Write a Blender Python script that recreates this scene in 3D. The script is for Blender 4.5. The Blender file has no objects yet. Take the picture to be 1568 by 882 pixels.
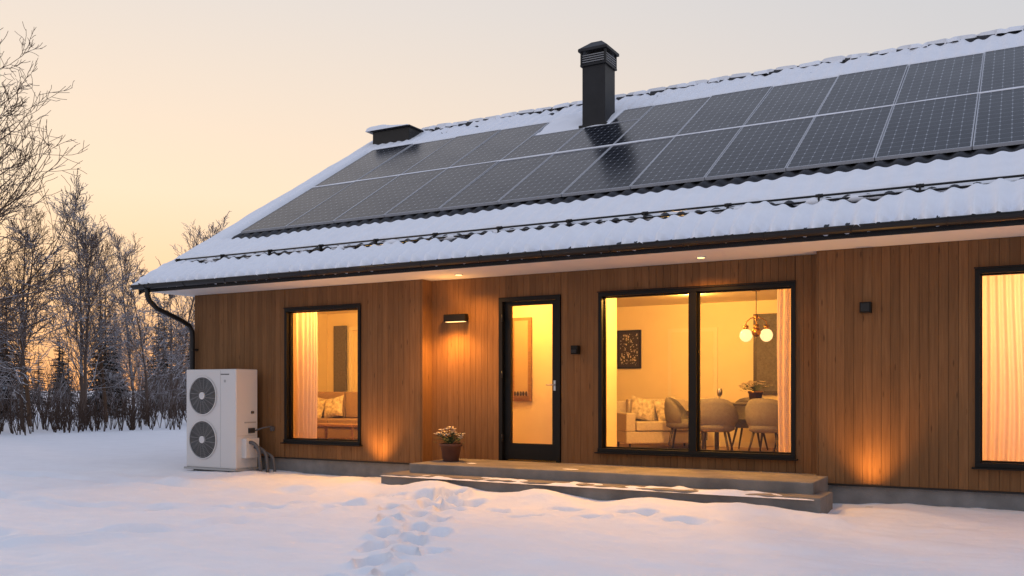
import bpy, math, random
from mathutils import Vector, Matrix, noise
R=math.radians
scene=bpy.context.scene
rng=random.Random(7)

# ------------------------------------------------------------------ materials
def newmat(name):
    m=bpy.data.materials.new(name); m.use_nodes=True
    nt=m.node_tree; b=nt.nodes['Principled BSDF']
    return m,nt,b
def N(nt,t,**k):
    n=nt.nodes.new(t)
    for a,v in k.items(): setattr(n,a,v)
    return n
def pmat(name,col,rough=.6,metal=0,spec=.5,emit=None,es=0,noise_amt=0,nscale=8,bump=0,bscale=40,stretch=(1,1,1)):
    m,nt,b=newmat(name)
    b.inputs['Base Color'].default_value=(*col,1); b.inputs['Roughness'].default_value=rough
    b.inputs['Metallic'].default_value=metal; b.inputs['Specular IOR Level'].default_value=spec
    if emit: 
        b.inputs['Emission Color'].default_value=(*emit,1); b.inputs['Emission Strength'].default_value=es
    if noise_amt or bump:
        tc=N(nt,'ShaderNodeTexCoord'); mp=N(nt,'ShaderNodeMapping'); mp.inputs['Scale'].default_value=stretch
        nt.links.new(tc.outputs['Object'],mp.inputs['Vector'])
    if noise_amt:
        nz=N(nt,'ShaderNodeTexNoise'); nz.inputs['Scale'].default_value=nscale; nz.inputs['Detail'].default_value=5
        nt.links.new(mp.outputs['Vector'],nz.inputs['Vector'])
        mr=N(nt,'ShaderNodeMapRange'); mr.inputs['From Min'].default_value=.25; mr.inputs['From Max'].default_value=.75
        mr.inputs['To Min'].default_value=1-noise_amt; mr.inputs['To Max'].default_value=1+noise_amt
        nt.links.new(nz.outputs['Fac'],mr.inputs['Value'])
        vm=N(nt,'ShaderNodeVectorMath',operation='SCALE'); vm.inputs[0].default_value=col
        nt.links.new(mr.outputs['Result'],vm.inputs['Scale']); nt.links.new(vm.outputs['Vector'],b.inputs['Base Color'])
    if bump:
        n2=N(nt,'ShaderNodeTexNoise'); n2.inputs['Scale'].default_value=bscale; n2.inputs['Detail'].default_value=4
        nt.links.new(mp.outputs['Vector'],n2.inputs['Vector'])
        bp=N(nt,'ShaderNodeBump'); bp.inputs['Strength'].default_value=bump; bp.inputs['Distance'].default_value=.02
        nt.links.new(n2.outputs['Fac'],bp.inputs['Height']); nt.links.new(bp.outputs['Normal'],b.inputs['Normal'])
    return m

M={}
M['snow']=pmat('snow_mat',(.82,.84,.90),.75,spec=.25,noise_amt=.03,nscale=2,bump=.6,bscale=9)
M['roofsnow']=pmat('roof_snow_mat',(.86,.88,.94),.75,spec=.2,noise_amt=.03,nscale=5,bump=.25,bscale=14)
M['tile']=pmat('roof_tile_mat',(.020,.020,.024),.55,noise_amt=.3,bump=.2)
M['black']=pmat('black_metal_mat',(.012,.011,.011),.42,spec=.35,noise_amt=.2)
M['frame']=pmat('black_frame_mat',(.007,.006,.005),.45,spec=.2)
M['chim']=pmat('chimney_mat',(.018,.018,.021),.5,spec=.3,noise_amt=.25,nscale=4,bump=.08)
M['soffit']=pmat('soffit_mat',(.72,.68,.64),.6)
M['conc']=pmat('concrete_mat',(.18,.175,.175),.85,noise_amt=.25,nscale=5,bump=.3,bscale=60)
M['deck']=pmat('deck_mat',(.19,.17,.155),.75,noise_amt=.35,nscale=3,bump=.25,bscale=40)
M['white']=pmat('white_paint_mat',(.60,.59,.59),.42)
M['grill']=pmat('fan_dark_mat',(.02,.022,.025),.5)
M['grey']=pmat('grey_plastic_mat',(.35,.35,.35),.5)
M['plaster']=pmat('plaster_mat',(.80,.69,.48),.8,noise_amt=.03,nscale=3)
M['ceil']=pmat('ceiling_mat',(.8,.72,.55),.8)
M['floor']=pmat('oak_floor_mat',(.36,.22,.11),.45,noise_amt=.2,nscale=3,stretch=(1,8,1))
M['sofa']=pmat('sofa_fabric_mat',(.55,.48,.40),.9,noise_amt=.1,nscale=40,bump=.2)
M['sofa2']=pmat('sofa_tan_mat',(.30,.20,.11),.9,noise_amt=.1,nscale=40,bump=.2)
M['cush']=pmat('cushion_mat',(.56,.48,.36),.9,noise_amt=.6,nscale=16)
M['throw']=pmat('throw_mat',(.13,.12,.115),.95,noise_amt=.3,nscale=30)
M['chair']=pmat('chair_fabric_mat',(.15,.135,.125),.9,noise_amt=.15,nscale=30)
M['oak']=pmat('oak_mat',(.26,.14,.06),.5,noise_amt=.25,nscale=6,stretch=(1,1,6))
M['darkwood']=pmat('dark_wood_mat',(.04,.026,.016),.5)
M['terra']=pmat('terracotta_mat',(.13,.05,.03),.8,noise_amt=.2)
M['soil']=pmat('soil_mat',(.03,.02,.015),.95)
M['leaf']=pmat('leaf_mat',(.06,.085,.03),.7,noise_amt=.3)
M['petal']=pmat('petal_mat',(.66,.56,.46),.7)
M['glow']=pmat('lamp_glow_mat',(1,.8,.5),.5,emit=(1,.58,.20),es=3)
M['globe']=pmat('globe_glow_mat',(.5,.4,.25),.2,emit=(1,.68,.32),es=1.3)
M['brass']=pmat('brass_mat',(.35,.20,.06),.35,metal=1)
M['frame_alu']=pmat('alu_frame_mat',(.46,.47,.50),.5,metal=.2)
M['steel']=pmat('steel_mat',(.5,.5,.5),.3,metal=1)
M['rubber']=pmat('hose_mat',(.09,.09,.10),.6)
M['glass2']=pmat('mirror_mat',(.44,.34,.22),.2)
M['woodback']=pmat('siding_groove_mat',(.06,.027,.010),.85)

def wood():
    m,nt,b=newmat('siding_wood_mat'); L=nt.links.new
    at=N(nt,'ShaderNodeAttribute'); at.attribute_name='rnd'
    tc=N(nt,'ShaderNodeTexCoord')
    comb=N(nt,'ShaderNodeVectorMath',operation='ADD')
    sc=N(nt,'ShaderNodeVectorMath',operation='SCALE'); sc.inputs['Scale'].default_value=37
    L(at.outputs['Color'],sc.inputs[0]); L(tc.outputs['Object'],comb.inputs[0]); L(sc.outputs['Vector'],comb.inputs[1])
    mp=N(nt,'ShaderNodeMapping'); mp.inputs['Scale'].default_value=(26,26,1.3); L(comb.outputs[0],mp.inputs['Vector'])
    g=N(nt,'ShaderNodeTexNoise'); g.inputs['Scale'].default_value=1.6; g.inputs['Detail'].default_value=6; g.inputs['Distortion'].default_value=.6
    L(mp.outputs[0],g.inputs['Vector'])
    cr=N(nt,'ShaderNodeValToRGB'); e=cr.color_ramp.elements
    e[0].position=.2; e[0].color=(.145,.068,.027,1); e[1].position=.8; e[1].color=(.230,.114,.047,1)
    L(g.outputs['Fac'],cr.inputs['Fac'])
    wn=N(nt,'ShaderNodeTexNoise'); wn.inputs['Scale'].default_value=1.1; wn.inputs['Detail'].default_value=3; L(tc.outputs['Object'],wn.inputs['Vector'])
    wm=N(nt,'ShaderNodeMapRange'); wm.inputs['From Min'].default_value=.3; wm.inputs['From Max'].default_value=.7; wm.inputs['To Min'].default_value=.9; wm.inputs['To Max'].default_value=1.1; L(wn.outputs['Fac'],wm.inputs['Value'])
    hs=N(nt,'ShaderNodeHueSaturation'); L(cr.outputs[0],hs.inputs['Color'])
    mr=N(nt,'ShaderNodeMapRange'); mr.inputs['To Min'].default_value=.86; mr.inputs['To Max'].default_value=1.12
    mu=N(nt,'ShaderNodeMath',operation='MULTIPLY'); L(at.outputs['Fac'],mr.inputs['Value']); L(mr.outputs[0],mu.inputs[0]); L(wm.outputs[0],mu.inputs[1]); L(mu.outputs[0],hs.inputs['Value'])
    mp2=N(nt,'ShaderNodeMapping'); mp2.inputs['Scale'].default_value=(11,11,2.4); L(comb.outputs[0],mp2.inputs['Vector'])
    vo=N(nt,'ShaderNodeTexVoronoi'); vo.inputs['Scale'].default_value=1.0; L(mp2.outputs[0],vo.inputs['Vector'])
    k=N(nt,'ShaderNodeMapRange'); k.inputs['From Min'].default_value=.05; k.inputs['From Max'].default_value=.13; k.inputs['To Min'].default_value=.65; k.inputs['To Max'].default_value=0
    L(vo.outputs['Distance'],k.inputs['Value'])
    mx=N(nt,'ShaderNodeMixRGB'); mx.inputs['Color2'].default_value=(.06,.025,.010,1); L(k.outputs[0],mx.inputs['Fac']); L(hs.outputs[0],mx.inputs['Color1'])
    L(mx.outputs[0],b.inputs['Base Color']); b.inputs['Roughness'].default_value=.75; b.inputs['Specular IOR Level'].default_value=.2
    bp=N(nt,'ShaderNodeBump'); bp.inputs['Strength'].default_value=.2; bp.inputs['Distance'].default_value=.01
    L(g.outputs['Fac'],bp.inputs['Height']); L(bp.outputs[0],b.inputs['Normal'])
    return m
M['wood']=wood()

def glassmat():
    m=bpy.data.materials.new('window_glass_mat'); m.use_nodes=True; nt=m.node_tree; nt.nodes.clear()
    o=N(nt,'ShaderNodeOutputMaterial'); mix=N(nt,'ShaderNodeMixShader'); t=N(nt,'ShaderNodeBsdfTransparent'); g=N(nt,'ShaderNodeBsdfGlossy')
    g.inputs['Roughness'].default_value=.02; t.inputs['Color'].default_value=(.96,.97,.96,1)
    fr=N(nt,'ShaderNodeFresnel'); fr.inputs['IOR'].default_value=1.38
    nt.links.new(fr.outputs[0],mix.inputs[0]); nt.links.new(t.outputs[0],mix.inputs[1]); nt.links.new(g.outputs[0],mix.inputs[2]); nt.links.new(mix.outputs[0],o.inputs[0])
    return m
M['glass']=glassmat()
def curtainmat():
    m=bpy.data.materials.new('sheer_curtain_mat'); m.use_nodes=True; nt=m.node_tree; nt.nodes.clear()
    o=N(nt,'ShaderNodeOutputMaterial'); a=N(nt,'ShaderNodeAddShader'); d=N(nt,'ShaderNodeBsdfDiffuse'); t=N(nt,'ShaderNodeBsdfTranslucent')
    d.inputs['Color'].default_value=(.36,.30,.28,1); t.inputs['Color'].default_value=(.46,.38,.35,1)
    nt.links.new(d.outputs[0],a.inputs[0]); nt.links.new(t.outputs[0],a.inputs[1]); nt.links.new(a.outputs[0],o.inputs[0])
    return m
M['curtain']=curtainmat()

def pvmat():
    m,nt,b=newmat('solar_cell_mat'); L=nt.links.new
    uv=N(nt,'ShaderNodeUVMap'); fr=N(nt,'ShaderNodeVectorMath',operation='FRACTION'); L(uv.outputs[0],fr.inputs[0])
    sb=N(nt,'ShaderNodeVectorMath',operation='SUBTRACT'); sb.inputs[1].default_value=(.5,.5,0); L(fr.outputs[0],sb.inputs[0])
    ab=N(nt,'ShaderNodeVectorMath',operation='ABSOLUTE'); L(sb.outputs[0],ab.inputs[0])
    sp=N(nt,'ShaderNodeSeparateXYZ'); L(ab.outputs[0],sp.inputs[0])
    ad=N(nt,'ShaderNodeMath',operation='ADD'); L(sp.outputs[0],ad.inputs[0]); L(sp.outputs[1],ad.inputs[1])
    di=N(nt,'ShaderNodeMath',operation='GREATER_THAN'); di.inputs[1].default_value=.90; L(ad.outputs[0],di.inputs[0])
    mxm=N(nt,'ShaderNodeMath',operation='MAXIMUM'); L(sp.outputs[0],mxm.inputs[0]); L(sp.outputs[1],mxm.inputs[1])
    li=N(nt,'ShaderNodeMath',operation='GREATER_THAN'); li.inputs[1].default_value=.468; L(mxm.outputs[0],li.inputs[0])
    m1=N(nt,'ShaderNodeMixRGB'); m1.inputs['Color1'].default_value=(.005,.007,.013,1); m1.inputs['Color2'].default_value=(.10,.11,.135,1); L(li.outputs[0],m1.inputs['Fac'])
    m2=N(nt,'ShaderNodeMixRGB'); m2.inputs['Color2'].default_value=(.42,.44,.48,1); L(di.outputs[0],m2.inputs['Fac']); L(m1.outputs[0],m2.inputs['Color1'])
    L(m2.outputs[0],b.inputs['Base Color']); b.inputs['Specular IOR Level'].default_value=.18
    tc=N(nt,'ShaderNodeTexCoord'); nz=N(nt,'ShaderNodeTexNoise'); nz.inputs['Scale'].default_value=1.3; L(tc.outputs['Object'],nz.inputs['Vector'])
    mr=N(nt,'ShaderNodeMapRange'); mr.inputs['To Min'].default_value=.10; mr.inputs['To Max'].default_value=.32; L(nz.outputs['Fac'],mr.inputs['Value']); L(mr.outputs[0],b.inputs['Roughness'])
    return m
M['pv']=pvmat()

def barkmat(name,col,snow,lo,hi):
    m,nt,b=newmat(name); L=nt.links.new
    ge=N(nt,'ShaderNodeNewGeometry'); sp=N(nt,'ShaderNodeSeparateXYZ'); L(ge.outputs['Normal'],sp.inputs[0])
    tc=N(nt,'ShaderNodeTexCoord'); nz=N(nt,'ShaderNodeTexNoise'); nz.inputs['Scale'].default_value=1.2; L(tc.outputs['Object'],nz.inputs['Vector'])
    ad=N(nt,'ShaderNodeMath',operation='ADD'); L(sp.outputs[2],ad.inputs[0]); L(nz.outputs['Fac'],ad.inputs[1])
    mr=N(nt,'ShaderNodeMapRange'); mr.inputs['From Min'].default_value=lo; mr.inputs['From Max'].default_value=hi; L(ad.outputs[0],mr.inputs['Value'])
    mx=N(nt,'ShaderNodeMixRGB'); mx.inputs['Color1'].default_value=(*col,1); mx.inputs['Color2'].default_value=(*snow,1)
    L(mr.outputs[0],mx.inputs['Fac']); L(mx.outputs[0],b.inputs['Base Color']); b.inputs['Roughness'].default_value=.9; b.inputs['Specular IOR Level'].default_value=.1
    return m
M['bark']=barkmat('frosty_bark_mat',(.13,.082,.055),(.55,.55,.62),1.05,1.6)
M['bark2']=barkmat('frosted_twig_mat',(.125,.092,.078),(.74,.76,.85),.58,1.2)
M['stem']=barkmat('shrub_stem_mat',(.075,.05,.04),(.66,.66,.74),.95,1.45)
M['needle']=barkmat('spruce_needle_mat',(.024,.024,.018),(.42,.44,.50),1.2,1.75)

# ------------------------------------------------------------------ mesh builder
class MB:
    def __init__(s): s.v=[];s.f=[];s.m=[];s.mats=[];s.M=None;s.rnd=[];s.sm=[]
    def mi(s,k):
        if k not in s.mats: s.mats.append(k)
        return s.mats.index(k)
    def av(s,p):
        p=Vector(p)
        if s.M: p=s.M@p
        s.v.append(p); return len(s.v)-1
    def face(s,idx,k,r=0,smooth=False): s.f.append(idx); s.m.append(s.mi(k)); s.rnd.append(r); s.sm.append(smooth)
    def poly(s,pts,k,smooth=False): s.face([s.av(p) for p in pts],k,0,smooth)
    def box(s,x0,x1,y0,y1,z0,z1,k,r=0):
        i=[s.av(p) for p in ((x0,y0,z0),(x1,y0,z0),(x1,y1,z0),(x0,y1,z0),(x0,y0,z1),(x1,y0,z1),(x1,y1,z1),(x0,y1,z1))]
        for q in ((3,2,1,0),(4,5,6,7),(0,1,5,4),(1,2,6,5),(2,3,7,6),(3,0,4,7)): s.face([i[a] for a in q],k,r)
    def tube(s,pts,rad,seg,k,cap=True,smooth=True):
        pts=[Vector(p) for p in pts]; rings=[]
        if not isinstance(rad,(list,tuple)): rad=[rad]*len(pts)
        up=None
        for i,p in enumerate(pts):
            d=(pts[min(i+1,len(pts)-1)]-pts[max(i-1,0)]); d.normalize()
            if up is None:
                up=Vector((0,0,1)) if abs(d.z)<.9 else Vector((1,0,0))
            a=d.cross(up); 
            if a.length<1e-4: a=d.cross(Vector((.3,1,.2)))
            a.normalize(); b=a.cross(d); up=b
            rings.append([s.av(p+(a*math.cos(t*2*math.pi/seg)+b*math.sin(t*2*math.pi/seg))*rad[i]) for t in range(seg)])
        for i in range(len(rings)-1):
            for t in range(seg):
                s.face([rings[i][t],rings[i][(t+1)%seg],rings[i+1][(t+1)%seg],rings[i+1][t]],k,0,smooth)
        if cap:
            s.face(rings[0][::-1],k); s.face(rings[-1],k)
    def lathe(s,c,prof,seg,k,smooth=True):
        rs=[[s.av((c[0]+r*math.cos(t*2*math.pi/seg),c[1]+r*math.sin(t*2*math.pi/seg),c[2]+z)) for t in range(seg)] for r,z in prof]
        for i in range(len(rs)-1):
            for t in range(seg): s.face([rs[i][t],rs[i][(t+1)%seg],rs[i+1][(t+1)%seg],rs[i+1][t]],k,0,smooth)
    def ell(s,c,r,k,sx=12,sz=8):
        rs=[]
        for j in range(1,sz):
            ph=-math.pi/2+math.pi*j/sz
            rs.append([s.av((c[0]+r[0]*math.cos(ph)*math.cos(t*2*math.pi/sx),c[1]+r[1]*math.cos(ph)*math.sin(t*2*math.pi/sx),c[2]+r[2]*math.sin(ph))) for t in range(sx)])
        b=s.av((c[0],c[1],c[2]-r[2])); tp=s.av((c[0],c[1],c[2]+r[2]))
        for t in range(sx):
            s.face([b,rs[0][(t+1)%sx],rs[0][t]],k,0,True); s.face([tp,rs[-1][t],rs[-1][(t+1)%sx]],k,0,True)
            for j in range(len(rs)-1): s.face([rs[j][t],rs[j][(t+1)%sx],rs[j+1][(t+1)%sx],rs[j+1][t]],k,0,True)
    def pillow(s,w,h,t,k,n=12):
        for sgn in (-1,1):
            ids=[]
            for j in range(n+1):
                row=[]
                for i in range(n+1):
                    u=i/n*2-1; v=j/n*2-1
                    th=((1-u**4)*(1-v**4))**.55
                    sc=1-.10*(1-v*v)*abs(u); sc2=1-.10*(1-u*u)*abs(v)
                    row.append(s.av((u*w/2*sc,sgn*t/2*th,v*h/2*sc2)))
                ids.append(row)
            for j in range(n):
                for i in range(n):
                    q=[ids[j][i],ids[j][i+1],ids[j+1][i+1],ids[j+1][i]]
                    s.face(q if sgn<0 else q[::-1],k,0,True)
    def build(s,name,parent=None,bevel=0,rnd=False,seg=2,subsurf=0):
        me=bpy.data.meshes.new(name); me.from_pydata([tuple(v) for v in s.v],[],s.f)
        for k in s.mats: me.materials.append(M[k])
        me.polygons.foreach_set('material_index',s.m); me.polygons.foreach_set('use_smooth',s.sm)
        if rnd:
            ca=me.color_attributes.new('rnd','FLOAT_COLOR','CORNER'); dat=[]
            for f,r in zip(s.f,s.rnd): dat+= [r,r,r,1]*len(f)
            ca.data.foreach_set('color',dat)
        me.update(); ob=bpy.data.objects.new(name,me); scene.collection.objects.link(ob)
        if parent: ob.parent=parent
        if bevel:
            md=ob.modifiers.new('b','BEVEL'); md.width=bevel; md.segments=seg; md.limit_method='ANGLE'
        return ob
def empty(name):
    e=bpy.data.objects.new(name,None); scene.collection.objects.link(e); return e
def grid(name,xs,ys,fz,mat,parent=None,smooth=True):
    nx=len(xs); v=[]; f=[]
    for y in ys:
        for x in xs: v.append(fz(x,y))
    for j in range(len(ys)-1):
        for i in range(nx-1): a=j*nx+i; f.append((a,a+1,a+1+nx,a+nx))
    me=bpy.data.meshes.new(name); me.from_pydata(v,[],f); me.materials.append(M[mat])
    me.polygons.foreach_set('use_smooth',[smooth]*len(f)); me.update()
    o=bpy.data.objects.new(name,me); scene.collection.objects.link(o)
    if parent: o.parent=parent
    return o
def lin(a,b,n): return [a+(b-a)*i/(n-1) for i in range(n)]
def sst(a,b,x):
    t=max(0,min(1,(x-a)/(b-a))); return t*t*(3-2*t)
def nz(x,y,s=1,z=0): return noise.noise(Vector((x*s,y*s,z)))

# ------------------------------------------------------------------ ground
feet=[]
def along(path,step):
    out=[];acc=0
    for i in range(len(path)-1):
        a=Vector(path[i]+(0,));b=Vector(path[i+1]+(0,));L=(b-a).length;t=acc
        while t<L: out.append((a+(b-a)*t/L,(b-a).normalized())); t+=step
        acc=t-L
    return out
def trail(path,step,off,jit,d0,d1):
    for i,(p,d) in enumerate(along(path,step)):
        n=Vector((-d.y,d.x,0)); s=off if i%2 else -off
        a=rng.uniform(-.3,.3); ca,sa=math.cos(a),math.sin(a)
        feet.append((p.x+n.x*s+rng.uniform(-jit,jit),p.y+n.y*s+rng.uniform(-jit,jit),d.x*ca-d.y*sa,d.x*sa+d.y*ca,rng.uniform(d0,d1),rng.uniform(.85,1.2)))
trail([(-3.7,-6.6),(-4.1,-5.6),(-4.7,-4.7),(-5.3,-3.8),(-5.9,-2.8),(-6.3,-1.9),(-6.2,-1.5)],.40,.16,.06,.17,.24)
trail([(-4.3,-4.9),(-4.9,-4.0),(-5.4,-3.2),(-5.7,-2.4),(-5.4,-1.6)],.47,.12,.08,.11,.18)
trail([(-6.3,-1.9),(-5.0,-2.3),(-3.6,-2.1),(-2.9,-1.9)],.42,.14,.1,.08,.13)
trail([(-8.4,-4.0),(-7.6,-3.2),(-6.9,-2.4),(-6.4,-1.8)],.5,.15,.06,.08,.12)
grooves=[([(-8.3,-7.2),(-7.6,-6.0),(-7.1,-5.0),(-6.9,-4.0),(-6.8,-3.0),(-6.4,-2.0)],.14,.15),
         ([(-14,-4.8),(-11.5,-4.3),(-9.5,-4.1),(-8.0,-3.5)],.20,.12),
         ([(-16,-2.5),(-13,-2.2),(-10.5,-2.1),(-8,-2.0)],.24,.11),
         ([(-12,-7.4),(-9.8,-6.9),(-8.2,-6.1)],.18,.13)]
def segd(px,py,a,b):
    dx,dy=b[0]-a[0],b[1]-a[1]; t=max(0,min(1,((px-a[0])*dx+(py-a[1])*dy)/(dx*dx+dy*dy)))
    return math.hypot(px-a[0]-t*dx,py-a[1]-t*dy)
def G(x,y):
    near=-20<x<6 and -11<y<2
    h=.05*nz(x,y,.22,3)+.035*nz(x,y,.7,5)
    if near:
        h+=.022*nz(x+y*.6,y*2.0,1.3,1)+.012*nz(x,y*1.6,4,2)+.005*nz(x,y,10,2)
        inx=sst(-8.6,-7.6,x)*(1-sst(-1.9,-1.3,x))
        h+=inx*.125*math.exp(-((y+1.38)/.40)**2)*(.85+.9*nz(x,0,1.3,9))
        h+=.03*math.exp(-((y+.6)/.8)**2)*(1-inx)
        h+=.04*sst(-1.2,0,y)*(x>-2.2)*.8
        for path_,w,dp in grooves:
            d=min(segd(x,y,path_[i],path_[i+1]) for i in range(len(path_)-1))
            if d<w*3: h+=(-dp*math.exp(-(d/w)**2)+dp*.4*math.exp(-((d-w*1.6)/(w*.6))**2))*max(0,.45+1.5*nz(x,y,1.7,11))
        fh=0;fr=0
        for fx,fy,dx,dy,dp,sc in feet:
            rx,ry=x-fx,y-fy
            if abs(rx)<.5 and abs(ry)<.5:
                l=rx*dx+ry*dy; w=-rx*dy+ry*dx
                q=(l/(.17*sc))**2+(w/(.095*sc))**2
                fh=max(fh,dp*math.exp(-q*q*q*.5)); fr=max(fr,dp*.26*math.exp(-((math.sqrt(q)-1.45)/.35)**2)*max(0,.7+1.5*nz(x,y,5,60)))
        h+=fr-fh
    dist=math.hypot(x+4,y+5)
    h+=sst(25,200,dist)*(.9*nz(x,y,.015,6)+.3)
    return h
def axis(a,b,step,lo,hi):
    c=[];x=a
    while x<=b: c.append(x); x+=step
    s=step; x=b; r=[]
    while x<hi: s*=1.22; x+=s; r.append(x)
    s=step; x=a; l=[]
    while x>lo: s*=1.22; x-=s; l.append(x)
    return l[::-1]+c+r
gx=axis(-11.5,1.5,.038,-900,900); gy=axis(-8.2,.2,.036,-900,900)
grid('snow_ground',gx,gy,lambda x,y:(x,y,G(x,y)),'snow')

# ------------------------------------------------------------------ house
house=empty('wooden_house')
XL,XR=-12.42,4.2; YB=10.6; EY=-.95; RY=5.42; SL=.609; RXL,RXR=-12.66,4.5
SOF=2.95; SB=.25
def hr(y): return 3.04+SL*(y+.95)
def cuts(x0,x1,z0,z1,ops):
    xs=sorted(set([x0,x1]+[o[0] for o in ops if x0<o[0]<x1]+[o[1] for o in ops if x0<o[1]<x1])); out=[]
    for a,b in zip(xs[:-1],xs[1:]):
        op=[o for o in ops if o[0]<=a+1e-6 and o[1]>=b-1e-6]
        if not op: out.append((a,b,z0,z1))
        else:
            o=op[0]
            if o[2]>z0+1e-3: out.append((a,b,z0,o[2]))
            if o[3]<z1-1e-3: out.append((a,b,o[3],z1))
    return out
ops_left=[(-10.35,-8.81,.49,2.63)]
ops_rec=[(-6.52,-5.55,.33,2.64),(-4.98,-2.40,.50,2.63)]
ops_right=[(-.46,1.9,.50,2.63)]
sid=MB(); core=MB()
def wall(x0,x1,y,ops,z0=SB,pitch=.098):
    x=x0
    for a,b,c,d in cuts(x0,x1,z0,SOF,ops):
        core.box(a,b,y+.014,y+.034,c,d,'woodback'); core.box(a,b,y+.036,y+.2,c,d,'plaster')
    while x<x1-.01:
        e=min(x+pitch,x1); r=rng.random()
        for a,b,c,d in cuts(x+.0018,e-.0018,z0,SOF-.002,[o for o in ops if o[0]<e and o[1]>x]):
            if b-a>.012: sid.box(a,b,y-rng.random()*.002,y+.012,c,d,'wood',r)
        x=e
wall(XL,-7.70,0,ops_left)
wall(-7.70,-2.09,.25,ops_rec,z0=.20)
wall(-2.09,XR,0,ops_right)
for xx,sgn in ((-7.70,1),(-2.09,-1)):
    for i in range(3):
        a=.0+i*.083; r=rng.random()
        if sgn>0: sid.box(xx+.002,xx+.02,a+.001,a+.081,SB,SOF-.003,'wood',r)
        else: sid.box(xx-.02,xx-.002,a+.001,a+.081,SB,SOF-.003,'wood',r)
y=0.03
while y<YB:
    for xx in (XL-.022,XR):
        top=min(hr(y),hr(2*RY-y))-.12
        sid.box(xx,xx+.022,y+.003,y+.095,SB,top,'wood',rng.random())
    y+=.098
x=XL
while x<XR: sid.box(x+.003,min(x+.095,XR),YB,YB+.022,SB,SOF,'wood',rng.random()); x+=.098
sid.build('siding',house,rnd=True)
core.box(XL+.002,XL+.18,.22,YB-.01,SB,SOF,'plaster'); core.box(XR-.18,XR-.002,.22,YB-.01,SB,SOF,'plaster'); core.box(XL,XR,YB-.2,YB-.012,SB,SOF,'plaster')
core.build('wall_core',house)
fd=MB()
fd.box(XL+.04,-7.72,.03,.3,-.4,SB-.005,'conc'); fd.box(-2.06,XR-.04,.03,.3,-.4,SB-.005,'conc'); fd.box(-7.72,-2.06,.30,.5,-.4,.19,'conc')
fd.box(XL+.04,XL+.3,.3,YB-.03,-.4,SB-.005,'conc'); fd.box(XR-.3,XR-.04,.3,YB-.03,-.4,SB-.005,'conc'); fd.box(XL+.3,XR-.3,YB-.3,YB-.03,-.4,SB-.005,'conc')
fd.box(XL-.01,-7.70,-.015,.02,SB-.02,SB-.004,'black'); fd.box(-2.08,XR,-.015,.02,SB-.02,SB-.004,'black')
fd.build('foundation',house)
so=MB(); so.box(RXL+.03,RXR-.03,-.93,.30,SOF,SOF+.025,'soffit'); so.box(RXL+.03,XL-.03,.305,5.4,SOF+.05,SOF+.07,'soffit')
so.box(RXL+.01,RXR-.01,-.955,-.932,SOF-.0,SOF+.11,'black')
so.build('soffit',house)
rk=MB()
for xx in (RXL,RXR-.03):
    for s in (0,1):
        y0=EY if s==0 else 2*RY-EY
        q=[(xx,y0,hr(EY)-.15),(xx,RY,hr(RY)-.15),(xx,RY,hr(RY)+.02),(xx,y0,hr(EY)+.02)]
        i=[rk.av(p) for p in q]+[rk.av((p[0]+.03,p[1],p[2])) for p in q]
        for f in ((0,1,2,3),(7,6,5,4),(0,4,5,1),(1,5,6,2),(2,6,7,3),(3,7,4,0)): rk.face([i[k] for k in f],'black')
rk.build('rake_boards',house)
rb=MB()
def prof(x): return [(x,EY+.02,hr(EY)-.05),(x,RY,hr(RY)-.05),(x,2*RY-EY-.02,hr(EY)-.05),(x,2*RY-EY-.02,hr(EY)-.12),(x,RY,hr(RY)-.2),(x,EY+.02,hr(EY)-.12)]
A=[rb.av(p) for p in prof(RXL+.031)]; B=[rb.av(p) for p in prof(RXR-.031)]
for i in range(6): rb.face([A[i],A[(i+1)%6],B[(i+1)%6],B[i]],'black')
rb.face(A[::-1],'black'); rb.face(B,'black')
rb.build('roof_deck',house)
TP=.215
def wave(x): 
    c=math.cos(2*math.pi*x/TP); return .027*(c if c>0 else c*.8)
trow=.30
ys=[]; 
for r in range(22):
    for t in (0,.04,.5,.97):
        yy=EY+(r+t)*trow
        if yy<RY: ys.append((yy,t))
ys.append((RY,.9))
xs=lin(RXL,RXR,int((RXR-RXL)/TP*9))
def tz(x,yy,t):
    return hr(yy)+wave(x)+ {0:-.012,.04:.02,.5:.008,.97:-.01,.9:-.01}[t]
v=[];f=[];nx=len(xs)
for yy,t in ys:
    for x in xs: v.append((x,yy,tz(x,yy,t)))
for j in range(len(ys)-1):
    for i in range(nx-1): a=j*nx+i; f.append((a,a+1,a+1+nx,a+nx))
me=bpy.data.meshes.new('tiles'); me.from_pydata(v,[],f); me.materials.append(M['tile']); me.polygons.foreach_set('use_smooth',[True]*len(f))
o=bpy.data.objects.new('roof_tiles',me); scene.collection.objects.link(o); o.parent=house
o.modifiers.new('s','SOLIDIFY').thickness=-.02
grid('rear_roof',lin(RXL,RXR,12),lin(RY,2*RY-EY,30),lambda x,y:(x,y,hr(2*RY-y)+.03+.03*nz(x,y,.8)),'roofsnow',house)
PX0,PX1=-11.99,3.7; PY0,PY1,PY2=.63,2.50,4.38
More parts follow.
